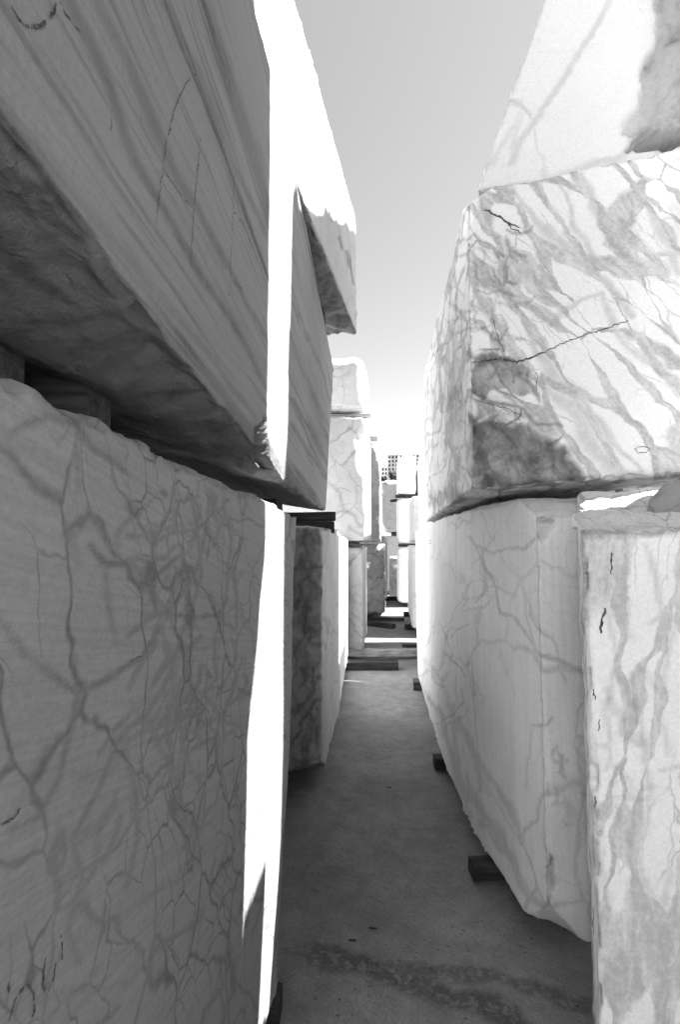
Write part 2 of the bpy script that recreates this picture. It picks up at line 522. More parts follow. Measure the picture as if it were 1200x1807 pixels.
m_crust = marble('pale_marble_with_dark_crust', 5, 0.76, 0.46, 'band', rot=(0, R(80), 0), stretch=(1.0, 0.6, 1.0), scale=2.6, amount=0.6, cloud=0.12, stain=0.25, roughdark=0.36, pit=0.4)
m_mid = marble('light_grey_marble', 10, 0.56, 0.34, 'net', rot=(R(20), R(10), 0), scale=2.1, width=0.03, fine=0.5, cloud=0.15, stain=0.35)
m_dark = marble('dark_grey_stone', 9, 0.17, 0.10, 'net', scale=2.0, width=0.04, cloud=0.3, stain=0.6)

def wood(name, base, seed):
    m, t = new_mat(name)
    co = t.n('ShaderNodeTexCoord').outputs['Object']
    off = t.vmath('ADD', co, (seed, seed * 2.0, seed * 3.0))
    g = t.noise(t.mapping(off, scale=(3.0, 60.0, 60.0)), 1.0, 4, 0.65).outputs[0]
    b = t.noise(off, 6.0, 4).outputs[0]
    v = t.math('MULTIPLY', t.math('MULTIPLY', base, t.ramp(g, 0.25, 0.75, 0.45, 1.35)), t.ramp(b, 0.3, 0.7, 0.7, 1.2))
    t.finish(v, 0.85, g, 0.6, 0.006, 0.2)
    return m
m_wood = wood('weathered_timber', 0.10, 1)
m_wood_dark = wood('dark_timber', 0.045, 2)
m_wood_pale = wood('pale_timber', 0.34, 3)

m_mark, t = new_mat('crayon_mark')
t.finish(t.ramp(t.noise(t.n('ShaderNodeTexCoord').outputs['Object'], 90.0, 2).outputs[0], 0.35, 0.65, 0.06, 0.16), 0.8, None)
m_crack, t = new_mat('crack_shadow_dirt')
t.finish(t.ramp(t.noise(t.n('ShaderNodeTexCoord').outputs['Object'], 50.0, 2).outputs[0], 0.3, 0.7, 0.05, 0.14), 0.9, None)

# ------------------------------------------------------------------ ground
def graded(segs):
    out = []
    for a, b, n in segs:
        out += list(np.linspace(a, b, n, endpoint=False))
    out.append(segs[-1][1])
    return np.array(out)
gx = graded([(-3000, -200, 6), (-200, -20, 8), (-20, -1.0, 14), (-1.0, 1.2, 150), (1.2, 20, 14), (20, 200, 8), (200, 3000, 6)])
gy = graded([(-3000, -200, 5), (-200, -20, 8), (-20, 0.9, 14), (0.9, 4.0, 190), (4.0, 16.0, 180), (16, 60, 14), (60, 250, 10), (250, 3000, 8)])
GX, GY = np.meshgrid(gx, gy, indexing='ij')
G = np.stack([GX.ravel(), GY.ravel(), np.zeros(GX.size)], 1)
near = ((np.abs(G[:, 0]) < 1.15) & (G[:, 1] > 0.9) & (G[:, 1] < 15.8)).astype(float)
G[:, 2] = near * (0.004 * fbm(G * 2.0, 3, 5) + 0.0025 * fbm(G * 14.0, 3, 8)) - 0.004
gpx, gpy, gd = proj(G)
wx = fbm(G * 8.0, 4, 71); wy = fbm(G * 8.0 + 5, 4, 77)
wet = np.zeros(len(G))
for pts, wd, st in (([(560, 1690), (640, 1705), (730, 1740), (830, 1765), (930, 1830), (1060, 1900)], 24, 1.0),
                    ([(690, 1700), (800, 1712), (930, 1740), (1040, 1780)], 15, 0.8),
                    ([(500, 1680), (580, 1692)], 5, 0.6)):
    d, s = pl_dist(gpx + wx * 26, gpy + wy * 16, pts)
    wet = np.maximum(wet, st * (1 - sstep(wd * 0.55, wd * 1.25, d)))
wet *= near * (gd > 0)
m_ground, t = new_mat('stone_dust_ground')
co = t.n('ShaderNodeTexCoord').outputs['Object']
n1 = t.noise(co, 1.3, 6, 0.65).outputs[0]
n2 = t.noise(co, 9.0, 6, 0.7).outputs[0]
n3 = t.noise(co, 140.0, 3, 0.7).outputs[0]
val = t.math('MULTIPLY', t.ramp(n1, 0.3, 0.72, 0.18, 0.27), t.ramp(n2, 0.28, 0.7, 0.84, 1.1))
val = t.math('MULTIPLY', val, t.ramp(n3, 0.25, 0.7, 0.78, 1.12))
sp = t.math('MULTIPLY', t.ramp(t.voro(t.vmath('ADD', co, t.vmath('SCALE', t.noise(co, 60.0, 3).outputs['Color'], scale=0.02)), 34.0, 'F1'), 0.08, 0.2, 1.0, 0.0), t.ramp(t.noise(co, 4.0, 4).outputs[0], 0.46, 0.6))
sp2 = t.math('MULTIPLY', t.ramp(t.voro(co, 11.0, 'F1'), 0.03, 0.1, 1.0, 0.0), t.ramp(t.noise(co, 2.0, 4).outputs[0], 0.45, 0.55))
sp = t.math('MAXIMUM', sp, sp2)
scr = t.math('MULTIPLY', t.ramp(t.noise(t.mapping(co, rot=(0, 0, R(28)), scale=(2.0, 26.0, 1.0)), 3.0, 5, 0.7).outputs[0], 0.55, 0.72), 0.35)
val = t.math('MULTIPLY', val, t.math('SUBTRACT', 1.0, scr))
val = t.mix(t.math('MULTIPLY', sp, 0.75), val, 0.06)
wt = t.attr('wet')
wm = t.math('MULTIPLY', wt, t.ramp(t.noise(co, 26.0, 6, 0.8).outputs[0], 0.38, 0.52, 0.15, 1.0))
val = t.mix(wm, val, t.math('MULTIPLY', val, 0.48))
h = t.math('ADD', t.math('MULTIPLY', n2, 0.8), t.math('MULTIPLY', n3, 0.25))
t.finish(val, 0.9, h, 0.5, 0.01, 0.2)
nx_, ny_ = GX.shape
ii = np.arange(nx_ * ny_).reshape(nx_, ny_)
GF = np.stack([ii[:-1, :-1], ii[1:, :-1], ii[1:, 1:], ii[:-1, 1:]], -1).reshape(-1, 4)
tag(mesh_obj('ground', G, GF, m_ground, attrs={'wet': wet}), kind='structure')

# ------------------------------------------------------------------ LEFT ROW
GL = 'marble blocks stacked along the left of the passage'
GR = 'marble blocks stacked along the right of the passage'

# lower front block with the net of veins
L1v = [([(-5, 1085), (40, 1150), (75, 1178), (110, 1205), (140, 1225), (190, 1195), (250, 1160), (285, 1105)], 3.75, 0.72, 0.8, 5),
       ([(285, 1105), (340, 1010), (365, 930), (372, 870)], 3.00, 0.60, 0.8, 4),
       ([(160, 960), (185, 990), (235, 992), (262, 1030), (275, 1075)], 6, 0.75, 0.7, 5),
       ([(185, 990), (190, 1060), (205, 1140)], 2.25, 0.48, 0.8, 4),
       ([(140, 1225), (120, 1290), (100, 1370), (60, 1440), (10, 1460)], 3.00, 0.64, 0.8, 5),
       ([(330, 870), (345, 930), (352, 1010), (330, 1090), (300, 1190)], 2.62, 0.56, 0.8, 4),
       ([(395, 880), (408, 950), (400, 1040), (378, 1130), (385, 1200)], 2.25, 0.56, 0.8, 4),
       ([(300, 1190), (260, 1260), (215, 1300), (170, 1400), (120, 1480)], 2.62, 0.60, 0.8, 5),
       ([(215, 1300), (240, 1390), (245, 1470), (225, 1560)], 2.25, 0.56, 0.8, 5),
       ([(120, 1480), (140, 1540), (190, 1510), (215, 1440)], 2.25, 0.52, 0.8, 5),
       ([(300, 1190), (315, 1270), (330, 1340), (310, 1420), (330, 1510), (370, 1420)], 1.95, 0.56, 0.8, 4),
       ([(140, 1540), (120, 1640), (140, 1700)], 2.25, 0.48, 0.8, 5)] + hair(46, (270, 860, 430, 1250), 112, 100, 2.0, 0.6, 21, 5) + hair(24, (200, 1200, 430, 1780), 118, 120, 2.0, 0.5, 22, 6)
L1d = [([(80, 730), (130, 750), (160, 790), (215, 830)], 5, 0.5, 0.9, 7), ([(225, 885), (240, 908)], 6, 0.45, 0.9, 4),
       ([(20, 770), (60, 740), (100, 735)], 5, 0.4, 0.9, 6), ([(288, 868), (293, 874)], 4, 0.7, 0.7, 2)]
kg1 = {}
def warp_l1(X, u, v, w):
    X = X.copy()
    X[:, 0] += u * 0.014 * np.sin(w * 3.1) * sstep(0.3, 0.7, v)            # belly of the sawn face
    top = sstep(0.9, 1.0, w) * u
    X[:, 2] += top * 0.016 * fbm(np.stack([X[:, 1] * 6, X[:, 0] * 3, X[:, 1] * 0], 1), 3, 99)
    return X
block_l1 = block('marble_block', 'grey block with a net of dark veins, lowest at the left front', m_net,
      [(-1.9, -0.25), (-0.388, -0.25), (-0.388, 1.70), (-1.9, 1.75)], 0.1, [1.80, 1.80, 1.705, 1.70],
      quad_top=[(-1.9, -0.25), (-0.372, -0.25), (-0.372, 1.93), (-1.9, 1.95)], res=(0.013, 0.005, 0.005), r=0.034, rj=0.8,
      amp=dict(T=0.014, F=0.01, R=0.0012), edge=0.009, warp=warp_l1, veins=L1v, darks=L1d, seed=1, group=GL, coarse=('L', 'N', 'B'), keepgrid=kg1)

# upper front block, banded
kg2 = {}
A, B, C = np.array((-0.37, .4, 2.01)), np.array((-0.37, 1.25, 1.885)), np.array((-0.60, .656, 1.885))
nch = np.cross(B - A, C - A); nch *= -np.sign(nch[2])
LUv = [([(115, -5), (190, 150), (240, 290), (330, 440), (420, 590), (475, 690)], 5, 0.7, 0.6, 4),
       ([(165, -5), (250, 160), (310, 300), (390, 450), (475, 610)], 4, 0.6, 0.6, 4),
       ([(285, -5), (350, 130), (420, 300), (478, 430)], 4, 0.5, 0.7, 4),
       ([(60, 250), (160, 380), (260, 500), (380, 640), (450, 740)], 3, 0.45, 0.7, 4),
       ([(355, -5), (400, 110), (450, 260), (478, 350)], 7, 0.35, 0.9, 4),
       ([(516, 704), (545, 755), (583, 828)], 4, 0.7, 0.7, 3), ([(514, 749), (540, 790), (578, 850)], 3, 0.6, 0.7, 3),
       ([(516, 614), (550, 690), (588, 770)], 3, 0.5, 0.7, 3), ([(518, 534), (555, 620), (588, 720)], 2.5, 0.5, 0.7, 3)]
LUd = [([(448, 785), (456, 762), (462, 745)], 7, 0.6, 0.7, 3), ([(380, 790), (430, 800), (475, 800)], 14, 0.45, 0.9, 6),
       ([(410, 640 + 170), (470, 815)], 8, 0.4, 0.9, 5)]
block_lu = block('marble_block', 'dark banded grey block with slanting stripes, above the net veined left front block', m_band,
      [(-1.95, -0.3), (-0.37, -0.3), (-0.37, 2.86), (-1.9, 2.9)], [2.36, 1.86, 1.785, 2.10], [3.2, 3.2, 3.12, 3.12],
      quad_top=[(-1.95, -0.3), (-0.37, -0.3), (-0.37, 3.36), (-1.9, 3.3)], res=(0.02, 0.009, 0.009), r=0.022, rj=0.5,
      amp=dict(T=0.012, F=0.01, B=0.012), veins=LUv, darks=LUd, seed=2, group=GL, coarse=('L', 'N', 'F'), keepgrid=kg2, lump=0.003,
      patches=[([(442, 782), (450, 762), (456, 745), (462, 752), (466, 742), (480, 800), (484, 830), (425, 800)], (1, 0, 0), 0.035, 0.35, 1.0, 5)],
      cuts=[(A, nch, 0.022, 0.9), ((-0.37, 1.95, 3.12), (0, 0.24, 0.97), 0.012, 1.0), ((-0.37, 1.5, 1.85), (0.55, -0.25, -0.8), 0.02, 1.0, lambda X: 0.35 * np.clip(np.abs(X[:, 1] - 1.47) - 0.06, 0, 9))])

block('marble_block', 'block added behind the left front stack to keep light out of its gap', m_rough, [(-3.9, -0.3), (-2.06, -0.3), (-2.06, 6.4), (-3.9, 6.4)], 0.1, 3.3, res=0.12, r=0.04, seed=40, coarse=('L', 'R', 'F', 'B', 'N', 'T'))  # added to close the gap under the banded block against light from behind
# third storey, overhanging
LTv = [([(585, 330), (600, 400), (612, 480)], 2, 0.5, 0.7, 2)]
LTd = [([(598, 420), (604, 440)], 2, 0.7, 0.7, 2), ([(612, 445), (618, 470), (624, 500)], 2.5, 0.7, 0.7, 3)]
block_lt = block('marble_block', 'pale slab jutting over the passage against the sky, third storey on the left', m_crust,
      [(-2.0, 0.5), (-0.53, 0.5), (-0.208, 3.23), (-1.9, 3.5)], [3.13, 3.12, 3.05, 3.10], [3.86, 3.86, 3.88, 3.88], res=(0.014, 0.012, 0.012), r=0.016, rj=1.0,
      amp=dict(T=0.004, B=0.04, R=0.003, F=0.02), edge=0.016, veins=LTv, darks=LTd, seed=3, group=GL, coarse=('L', 'N', 'T'))

# second column, lower
block('marble_block', 'block with a dark broken end, second along the left on the ground', m_rough,
      [(-1.9, 2.95), (-0.42, 3.05), (-0.44, 4.47), (-1.9, 4.5)], 0.1, 1.72, res=(0.014, 0.03, 0.014), r=0.05, rj=0.8,
      amp=dict(N=0.045, R=0.003, B=0.03), edge=0.02, darks=hair(26, (530, 930, 570, 1390), 95, 70, 2.5, 0.75, 31, 5) + hair(8, (530, 1000, 570, 1380), 60, 30, 7, 0.5, 32, 6), seed=4, group=GL, coarse=('L', 'F', 'B'),
      cuts=[((-0.42, 3.05, 0.25), (0.25, -0.5, -1.0), 0.02)])
block('marble_block', 'low block with a sunlit patch on its side, third along the left on the ground', m_pale,
      [(-1.9, 4.62), (-0.46, 4.62), (-0.545, 6.52), (-1.9, 6.5)], 0.1, 1.68, res=0.03, r=0.03, amp=dict(T=0.02, B=0.02), seed=5, group=GL, coarse=('L', 'F', 'B'))
block('marble_block', 'fourth block along the left on the ground, its grey end beside a crossing plank', m_far,
      [(-2.0, 6.67), (-0.345, 6.67), (-0.365, 8.15), (-2.0, 8.15)], 0.14, 1.56, res=0.03, r=0.03, amp=dict(N=0.012, T=0.015), seed=6, group=GL, coarse=('L', 'F', 'B'))
block('marble_block', 'tall flecked block with a white broken corner, second storey far down the left', m_far,
      [(-2.0, 6.6), (-0.315, 6.6), (-0.28, 8.1), (-2.0, 8.1)], [1.64, 1.64, 1.64, 1.64], [3.44, 3.38, 3.38, 3.44], res=0.025, r=0.035, rj=0.8,
      amp=dict(N=0.008, T=0.02), seed=7, group=GL, coarse=('L', 'F', 'B'),
      darks=[([(590, 905), (615, 900), (640, 930)], 1.5, 0.6, 0.7, 3), ([(580, 850), (600, 870), (607, 900)], 1.4, 0.5, 0.7, 2), ([(618, 930), (640, 945)], 1.3, 0.5, 0.7, 2)],
      cuts=[((-0.44, 6.6, 2.75), (0.62, -0.72, 0.10), 0.03, 0.0, lambda X: 0.5 * np.clip(np.abs(X[:, 2] - 2.85) - 0.22, 0, 9))])
block('marble_block', 'small pale block with rounded corner, topmost far down the left', m_mid,
      [(-2.0, 6.62), (-0.325, 6.62), (-0.30, 8.0), (-2.0, 8.0)], 3.47, [4.28, 4.26, 4.26, 4.28], res=0.025, r=0.09, rj=0.7,
      amp=dict(N=0.008, T=0.02), seed=8, group=GL, coarse=('L', 'F', 'B'), cuts=[((-0.9, 6.62, 3.52), (-0.1, -0.5, -1), 0.015)])
block('marble_block', 'rough dark block with chipped foot, fifth along the left on the ground', m_rough,
      [(-2.0, 10.3), (-0.075, 10.35), (-0.10, 12.0), (-2.0, 12.0)], 0.1, 1.6, res=0.04, r=0.06, amp=dict(N=0.04, R=0.03), edge=0.03, seed=9, group=GL, coarse=('L', 'F', 'B'),
      cuts=[((-0.08, 10.4, 0.35), (1, -0.2, -0.35), 0.03), ((-0.12, 10.4, 1.45), (0.7, -0.2, 0.7), 0.03)])
block('marble_block', 'grey flecked block with sloping sunlit shoulder, second storey at the far left', m_far,
      [(-2.0, 10.3), (-0.155, 10.35), (-0.17, 12.0), (-2.0, 12.0)], 1.66, 4.1, res=0.05, r=0.015, edge=0.003, amp=dict(N=0.02, T=0.02), seed=10, group=GL, coarse=('L', 'F', 'B'),
      cuts=[((-0.26, 10.4, 3.58), (0.96, 0.0, 0.30), 0.03, 0.0)])
block('marble_block', 'narrow dark edged block behind the fifth one on the left', m_rough,
      [(-2.0, 12.8), (-0.02, 12.85), (-0.05, 14.0), (-2.0, 14.0)], 0.1, 1.82, res=0.06, r=0.12, amp=dict(N=0.03), seed=11, group=GL, coarse=('L', 'F', 'B'))
block('marble_block', 'pale block with curved left side seen at the far end under the houses', m_mid,
      [(-0.20, 15.5), (1.3, 15.5), (1.3, 17.0), (-0.05, 17.0)], 2.0, 3.68, res=0.05, r=0.16, rj=0.5, amp=dict(N=0.015), seed=12, coarse=('R', 'F', 'B'),
      cuts=[((-0.17, 15.5, 2.3), (-1, -0.1, -0.55), 0.02, 0.0)])
block('marble_block', 'lower pale block closing the far end of the passage', m_mid,
      [(-0.10, 15.6), (1.3, 15.6), (1.3, 17.0), (-0.1, 17.0)], 0.1, 1.86, res=0.06, r=0.05, amp=dict(N=0.012), seed=13, coarse=('R', 'F', 'B'))
block('marble_block', 'squat dark broken stone standing on the ground at the far end', m_rough,
      [(0.03, 14.3), (0.36, 14.3), (0.36, 14.9), (0.03, 14.9)], 0.02, 1.24, res=0.03, r=0.07, amp=dict(N=0.03, L=0.02), seed=14, coarse=('F', 'B'))

# ------------------------------------------------------------------ RIGHT ROW
XL = ([1.90, 1.98, 2.15, 2.63, 3.5, 5.5, 6.3], [0.595, 0.585, 0.525, 0.435, 0.365, 0.325, 0.33])
def warp_rl(X, u, v, w):
    X = X.copy()
    X[:, 0] += (1 - u) * (np.interp(X[:, 1], *XL) - 0.33)
    return X
RLv = [([(790, 905), (850, 895), (900, 888), (945, 868)], 2.5, 0.6, 0.7, 3), ([(835, 958), (870, 975), (925, 968), (950, 950)], 3, 0.7, 0.7, 4),
       ([(830, 945), (850, 985), (870, 1030), (885, 1080), (910, 1090), (935, 1130), (952, 1155)], 3, 0.75, 0.6, 4),
       ([(952, 1155), (985, 1165), (1010, 1180), (1040, 1188)], 5, 0.85, 0.5, 3), ([(985, 1165), (990, 1190), (1000, 1205)], 2, 0.6, 0.6, 2),
       ([(940, 1280), (965, 1280), (975, 1265)], 2.5, 0.7, 0.6, 2), ([(940, 1280), (932, 1340), (930, 1390)], 2, 0.55, 0.6, 2),
       ([(755, 1220), (780, 1265), (800, 1340), (840, 1420), (880, 1470), (905, 1525)], 7, 0.6, 0.6, 5),
       ([(790, 1240), (830, 1310), (870, 1380), (900, 1420), (925, 1480)], 6, 0.55, 0.6, 5),
       ([(800, 1240), (805, 1320), (815, 1380), (830, 1440)], 7, 0.55, 0.7, 5),
       ([(850, 1450), (900, 1510), (930, 1580), (960, 1600)], 9, 0.6, 0.6, 5), ([(745, 1160), (775, 1195), (790, 1235)], 4, 0.5, 0.8, 4),
       ([(825, 1290), (845, 1350), (845, 1400)], 4, 0.55, 0.6, 4), ([(830, 1020), (820, 1060), (870, 1050)], 2.5, 0.45, 0.8, 4)]
RLd = hair(14, (965, 1290, 1035, 1480), 60, 22, 3.0, 0.3, 12, 4) + hair(20, (740, 930, 900, 1250), 95, 60, 1.3, 0.3, 13, 3) + [([(970, 1520), (975, 1570)], 6, 0.35, 0.9, 5), ([(1000, 1400), (1010, 1440)], 12, 0.18, 0.9, 9), ([(955, 920), (975, 918)], 4, 0.5, 0.7, 3)]
kg3 = {}
block_rl = block('marble_block', 'long pale block curving along the right of the passage', m_pale,
      [(0.33, 1.97), (1.0, 1.972), (1.0, 5.7), (0.33, 5.72)], [0.12, 0.12, 0.12, 0.12], [1.795, 1.79, 1.75, 1.755],
      quad_top=[(0.33, 1.97), (1.0, 1.972), (1.0, 5.9), (0.33, 5.92)], res=(0.008, 0.009, 0.008), r=0.007, rj=0.8, amp=dict(B=0.02, T=0.012, N=0.002, L=0.0025),
      edge=0.007, patches=[([(925, 922), (945, 910), (988, 912), (978, 938), (958, 965), (946, 950)], (0, -1, 0), 0.03, 0.0, 0.5, 4), ([(968, 1500), (978, 1515), (985, 1570), (972, 1600), (955, 1590)], (0, -1, 0), 0.02, 0.25, 0.8, 5)],
      warp=warp_rl, veins=RLv, darks=RLd, seed=21, group=GR, coarse=('R', 'F', 'B'), keepgrid=kg3,
      cuts=[((0.58, 1.97, 1.69), (-0.1, -0.62, 0.78), 0.012, 0.35), ((0.58, 1.97, 0.30), (-0.35, -0.55, -0.35), 0.02, 0.8, lambda X: 0.4 * np.clip(X[:, 2] - 0.25, 0, 9))])
block('marble_block', 'pale block behind the long one, its top just showing in the shadow gap', m_pale,
      [(1.04, 2.3), (2.3, 2.3), (2.3, 5.72), (1.04, 5.72)], 0.12, 1.78, res=0.04, r=0.03, seed=22, group=GR, coarse=('R', 'F', 'B', 'L'))

RUd = [([(838, 640), (870, 632), (905, 640), (920, 652)], 8, 0.8, 0.7, 8), ([(845, 700), (850, 675), (880, 660)], 6, 0.7, 0.8, 8),
       ([(836, 740), (848, 780), (846, 850)], 9, 0.85, 0.8, 9), ([(870, 745), (900, 775), (925, 810), (950, 850)], 7, 0.85, 0.7, 7),
       ([(985, 800), (1010, 820), (1032, 845)], 11, 0.85, 0.8, 9), ([(840, 850), (900, 852), (980, 850)], 8, 0.8, 0.9, 9),
       ([(762, 890), (790, 870), (815, 880)], 12, 0.6, 0.9, 8), ([(790, 720), (800, 690), (810, 750)], 9, 0.35, 0.95, 8), ([(905, 650), (940, 680), (950, 710)], 4, 0.7, 0.7, 6),
       ([(850, 705), (890, 712), (925, 725), (945, 750)], 3, 0.7, 0.7, 5)] + hair(34, (828, 400, 900, 640), 60, 46, 1.6, 0.6, 4, 4) + hair(16, (835, 640, 950, 840), 40, 40, 1.8, 0.7, 5, 4) + hair(26, (765, 500, 815, 860), 84, 60, 1.5, 0.4, 6, 3)
RUp = [([(833, 752), (868, 742), (905, 752), (940, 752), (985, 782), (1035, 842), (1000, 860), (832, 875)], (0, -1, 0), 0.030, 0.85, 0.9, 9),
       ([(833, 650), (850, 632), (905, 634), (935, 660), (948, 692), (925, 700), (880, 688), (850, 704), (834, 690)], (0, -1, 0), 0.028, 0.72, 0.9, 7),
       ([(834, 700), (875, 690), (930, 705), (945, 755), (900, 752), (860, 740), (834, 750)], (0, -1, 0), 0.014, 0.12, 0.45, 8)]
RUv = [([(840, 540), (880, 575), (900, 600), (885, 620)], 6, 0.7, 0.8, 7), ([(825, 470), (850, 480), (870, 500), (900, 510)], 3, 0.7, 0.8, 6),
       ([(825, 430), (850, 440), (868, 460), (900, 470)], 3, 0.7, 0.8, 6), ([(900, 330), (950, 400), (1000, 440), (1060, 490), (1120, 560)], 8, 0.6, 0.8, 8),
       ([(1030, 310), (1060, 370), (1080, 420), (1120, 470), (1180, 480)], 9, 0.6, 0.8, 8), ([(950, 290), (1000, 350), (1010, 400), (1060, 470)], 5, 0.55, 0.8, 7),
       ([(920, 560), (950, 620), (1010, 690), (1080, 770), (1130, 830)], 9, 0.6, 0.8, 8), ([(960, 680), (1020, 740), (1060, 800), (1100, 835)], 16, 0.55, 0.9, 8),
       ([(1060, 520), (1100, 600), (1160, 650), (1200, 700)], 7, 0.55, 0.8, 8), ([(980, 560), (1010, 530), (1060, 520)], 6, 0.5, 0.9, 8),
       ([(1140, 350), (1170, 420), (1200, 480)], 8, 0.55, 0.8, 8), ([(770, 560), (790, 620), (795, 700), (785, 800)], 4, 0.5, 0.9, 4),
       ([(800, 560), (808, 660), (800, 780), (806, 850)], 4, 0.45, 0.9, 4), ([(760, 650), (768, 760), (765, 860)], 3, 0.4, 0.9, 4)]
kg4 = {}
block_ru = block('marble_block', 'big white block with grey oval veining and dark stained corner, second storey on the right', m_brec,
      [(0.34, 1.985), (1.9, 1.79), (1.9, 4.4), (0.335, 4.4)], [1.82, 1.91, 1.86, 1.80], [3.09, 3.16, 3.16, 3.14], res=(0.0062, 0.012, 0.0062), r=0.016, rj=0.8,
      amp=dict(N=0.002, L=0.004, T=0.012, B=0.012), edge=0.010, veins=RUv, darks=RUd, patches=RUp, seed=23, group=GR, coarse=('R', 'F'), keepgrid=kg4,
      cuts=[((0.345, 1.985, 3.03), (-0.5, -0.4, 0.75), 0.012, 0.3)])
RTv = [([(1075, 2), (1045, 60), (1010, 115), (960, 190), (925, 240), (900, 290)], 3.2, 0.75, 0.4, 2), ([(910, 220), (880, 265), (866, 290)], 2.5, 0.5, 0.6, 2),
       ([(918, 200), (908, 250), (902, 285)], 2.0, 0.5, 0.6, 2)]
RTd = [([(1140, 130), (1150, 100), (1170, 70)], 3, 0.4, 0.8, 6), ([(1120, 235), (1160, 215)], 8, 0.35, 0.9, 6)]
block_rt = block('marble_block', 'white leaning block with a single long vein, topmost at the right against the sky', m_white,
      [(0.385, 2.0), (2.4, 2.0), (2.6, 4.2), (0.92, 4.2)], [3.10, 3.19, 3.18, 3.16], [5.50, 5.75, 7.55, 7.38],
      quad_top=[(1.24, 2.0), (2.6, 2.02), (2.7, 4.2), (1.95, 4.2)], res=(0.016, 0.03, 0.02), r=0.014, rj=0.9, amp=dict(N=0.004, L=0.02, T=0.08), edge=0.007, lump=0.012,
      veins=RTv, darks=RTd, seed=24, group=GR, coarse=('R', 'F'),
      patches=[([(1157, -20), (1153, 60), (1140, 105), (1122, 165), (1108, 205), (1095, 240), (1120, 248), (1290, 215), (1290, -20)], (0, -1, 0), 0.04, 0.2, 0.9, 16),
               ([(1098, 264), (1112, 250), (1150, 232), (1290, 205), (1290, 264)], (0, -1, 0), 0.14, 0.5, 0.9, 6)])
RRv = [([(1120, 945), (1105, 1020), (1100, 1090), (1120, 1130)], 4, 0.6, 0.8, 5), ([(1140, 960), (1160, 1010), (1170, 1080), (1150, 1100)], 5, 0.6, 0.8, 6),
       ([(1080, 980), (1075, 1080), (1090, 1160), (1070, 1250)], 5, 0.55, 0.8, 6), ([(1190, 1100), (1175, 1180), (1165, 1260), (1185, 1330)], 4, 0.6, 0.8, 5),
       ([(1060, 1500), (1075, 1580), (1080, 1680), (1050, 1800)], 6, 0.55, 0.8, 6), ([(1120, 1480), (1150, 1600), (1160, 1700), (1180, 1800)], 7, 0.55, 0.8, 6),
       ([(1170, 1360), (1200, 1350)], 3, 0.6, 0.6, 3), ([(1130, 1260), (1150, 1380), (1140, 1470)], 6, 0.5, 0.8, 6), ([(1190, 1500), (1170, 1620), (1200, 1740)], 6, 0.5, 0.8, 6)]
RRd = hair(22, (1060, 1180, 1150, 1420), 50, 40, 1.5, 0.35, 9, 4) + [([(1085, 1345), (1100, 1360)], 4, 0.2, 0.9, 5), ([(1110, 1290), (1140, 1310)], 8, 0.18, 0.9, 8)]
kg5 = {}
block_rr = block('marble_block', 'white block with vertical grey veins, nearest at the right front and topped with rubble', m_vert,
      [(0.443, 1.15), (1.9, 1.12), (1.9, 1.965), (0.74, 1.96)], 0.1, [1.615, 1.66, 1.97, 1.80], res=(0.0075, 0.012, 0.0075), r=0.014, rj=1.0,
      amp=dict(T=0.03, L=0.012, N=0.0015), edge=0.012, veins=RRv, darks=RRd, seed=25, group=GR, coarse=('R', 'F', 'B'), keepgrid=kg5)
# behind the long block: the next stacks down the right side
block('marble_block', 'grey block behind the timber ends, second along the right on the ground', m_pale, [(0.46, 5.722), (2, 5.722), (2, 8.14), (0.46, 8.14)], 0.12, 1.6, quad_top=[(0.46, 5.912), (2, 5.912), (2, 8.14), (0.46, 8.14)], res=0.05, r=0.008, edge=0.003, seed=26, group=GR, coarse=('R', 'F', 'B'))
block('marble_block', 'pale block over the second ground block of the right row', m_pale, [(0.50, 6.6), (2, 6.6), (2, 8.14), (0.50, 8.14)], 1.67, 3.0, res=0.05, r=0.03, seed=27, group=GR, coarse=('R', 'F', 'B'))
block('marble_block', 'smooth pale block beyond the bright ground stripe, third along the right on the ground', m_pale, [(0.40, 8.58), (2, 8.58), (2, 11.05), (0.43, 11.05)], 0.12, 1.58, res=0.05, r=0.05, seed=28, group=GR, coarse=('R', 'F', 'B'))
block('marble_block', 'low pale block on the third ground block of the right row', m_pale, [(0.42, 8.6), (2, 8.6), (2, 11.0), (0.45, 11.0)], 1.64, 2.46, res=0.05, r=0.06, seed=29, group=GR, coarse=('R', 'F', 'B'))
block('marble_block', 'bright rounded block, lowest of the far right stack of three', m_white, [(0.215, 12.4), (1.7, 12.68), (1.6, 14.0), (0.25, 14.0)], 0.1, 1.53, res=0.04, r=0.13, rj=0.15, seed=30, group=GR, coarse=('R', 'F', 'B'))
block('marble_block', 'bright rounded block, middle of the far right stack of three', m_white, [(0.215, 12.4), (1.7, 12.68), (1.6, 14.0), (0.25, 14.0)], 1.62, 2.80, res=0.04, r=0.13, rj=0.15, seed=31, group=GR, coarse=('R', 'F', 'B'))
block('marble_block', 'bright white block under the houses, topmost of the far right stack of three', m_white, [(0.26, 12.4), (0.72, 12.54), (0.75, 14.0), (0.25, 14.0)], 2.90, 3.90, res=0.04, r=0.05, rj=0.4, seed=32, group=GR, coarse=('R', 'F', 'B'),
      cuts=[((0.30, 12.4, 3.80), (-0.7, -0.1, 0.7), 0.01, 0.0)])
block('marble_block', 'grey stained end of a block beside the bright topmost one of the far right stack', m_far, [(0.77, 12.6), (1.9, 12.7), (1.9, 14.0), (0.77, 14.0)], 2.9, 3.7, res=0.05, r=0.05, seed=33, group=GR, coarse=('R', 'F', 'B'))
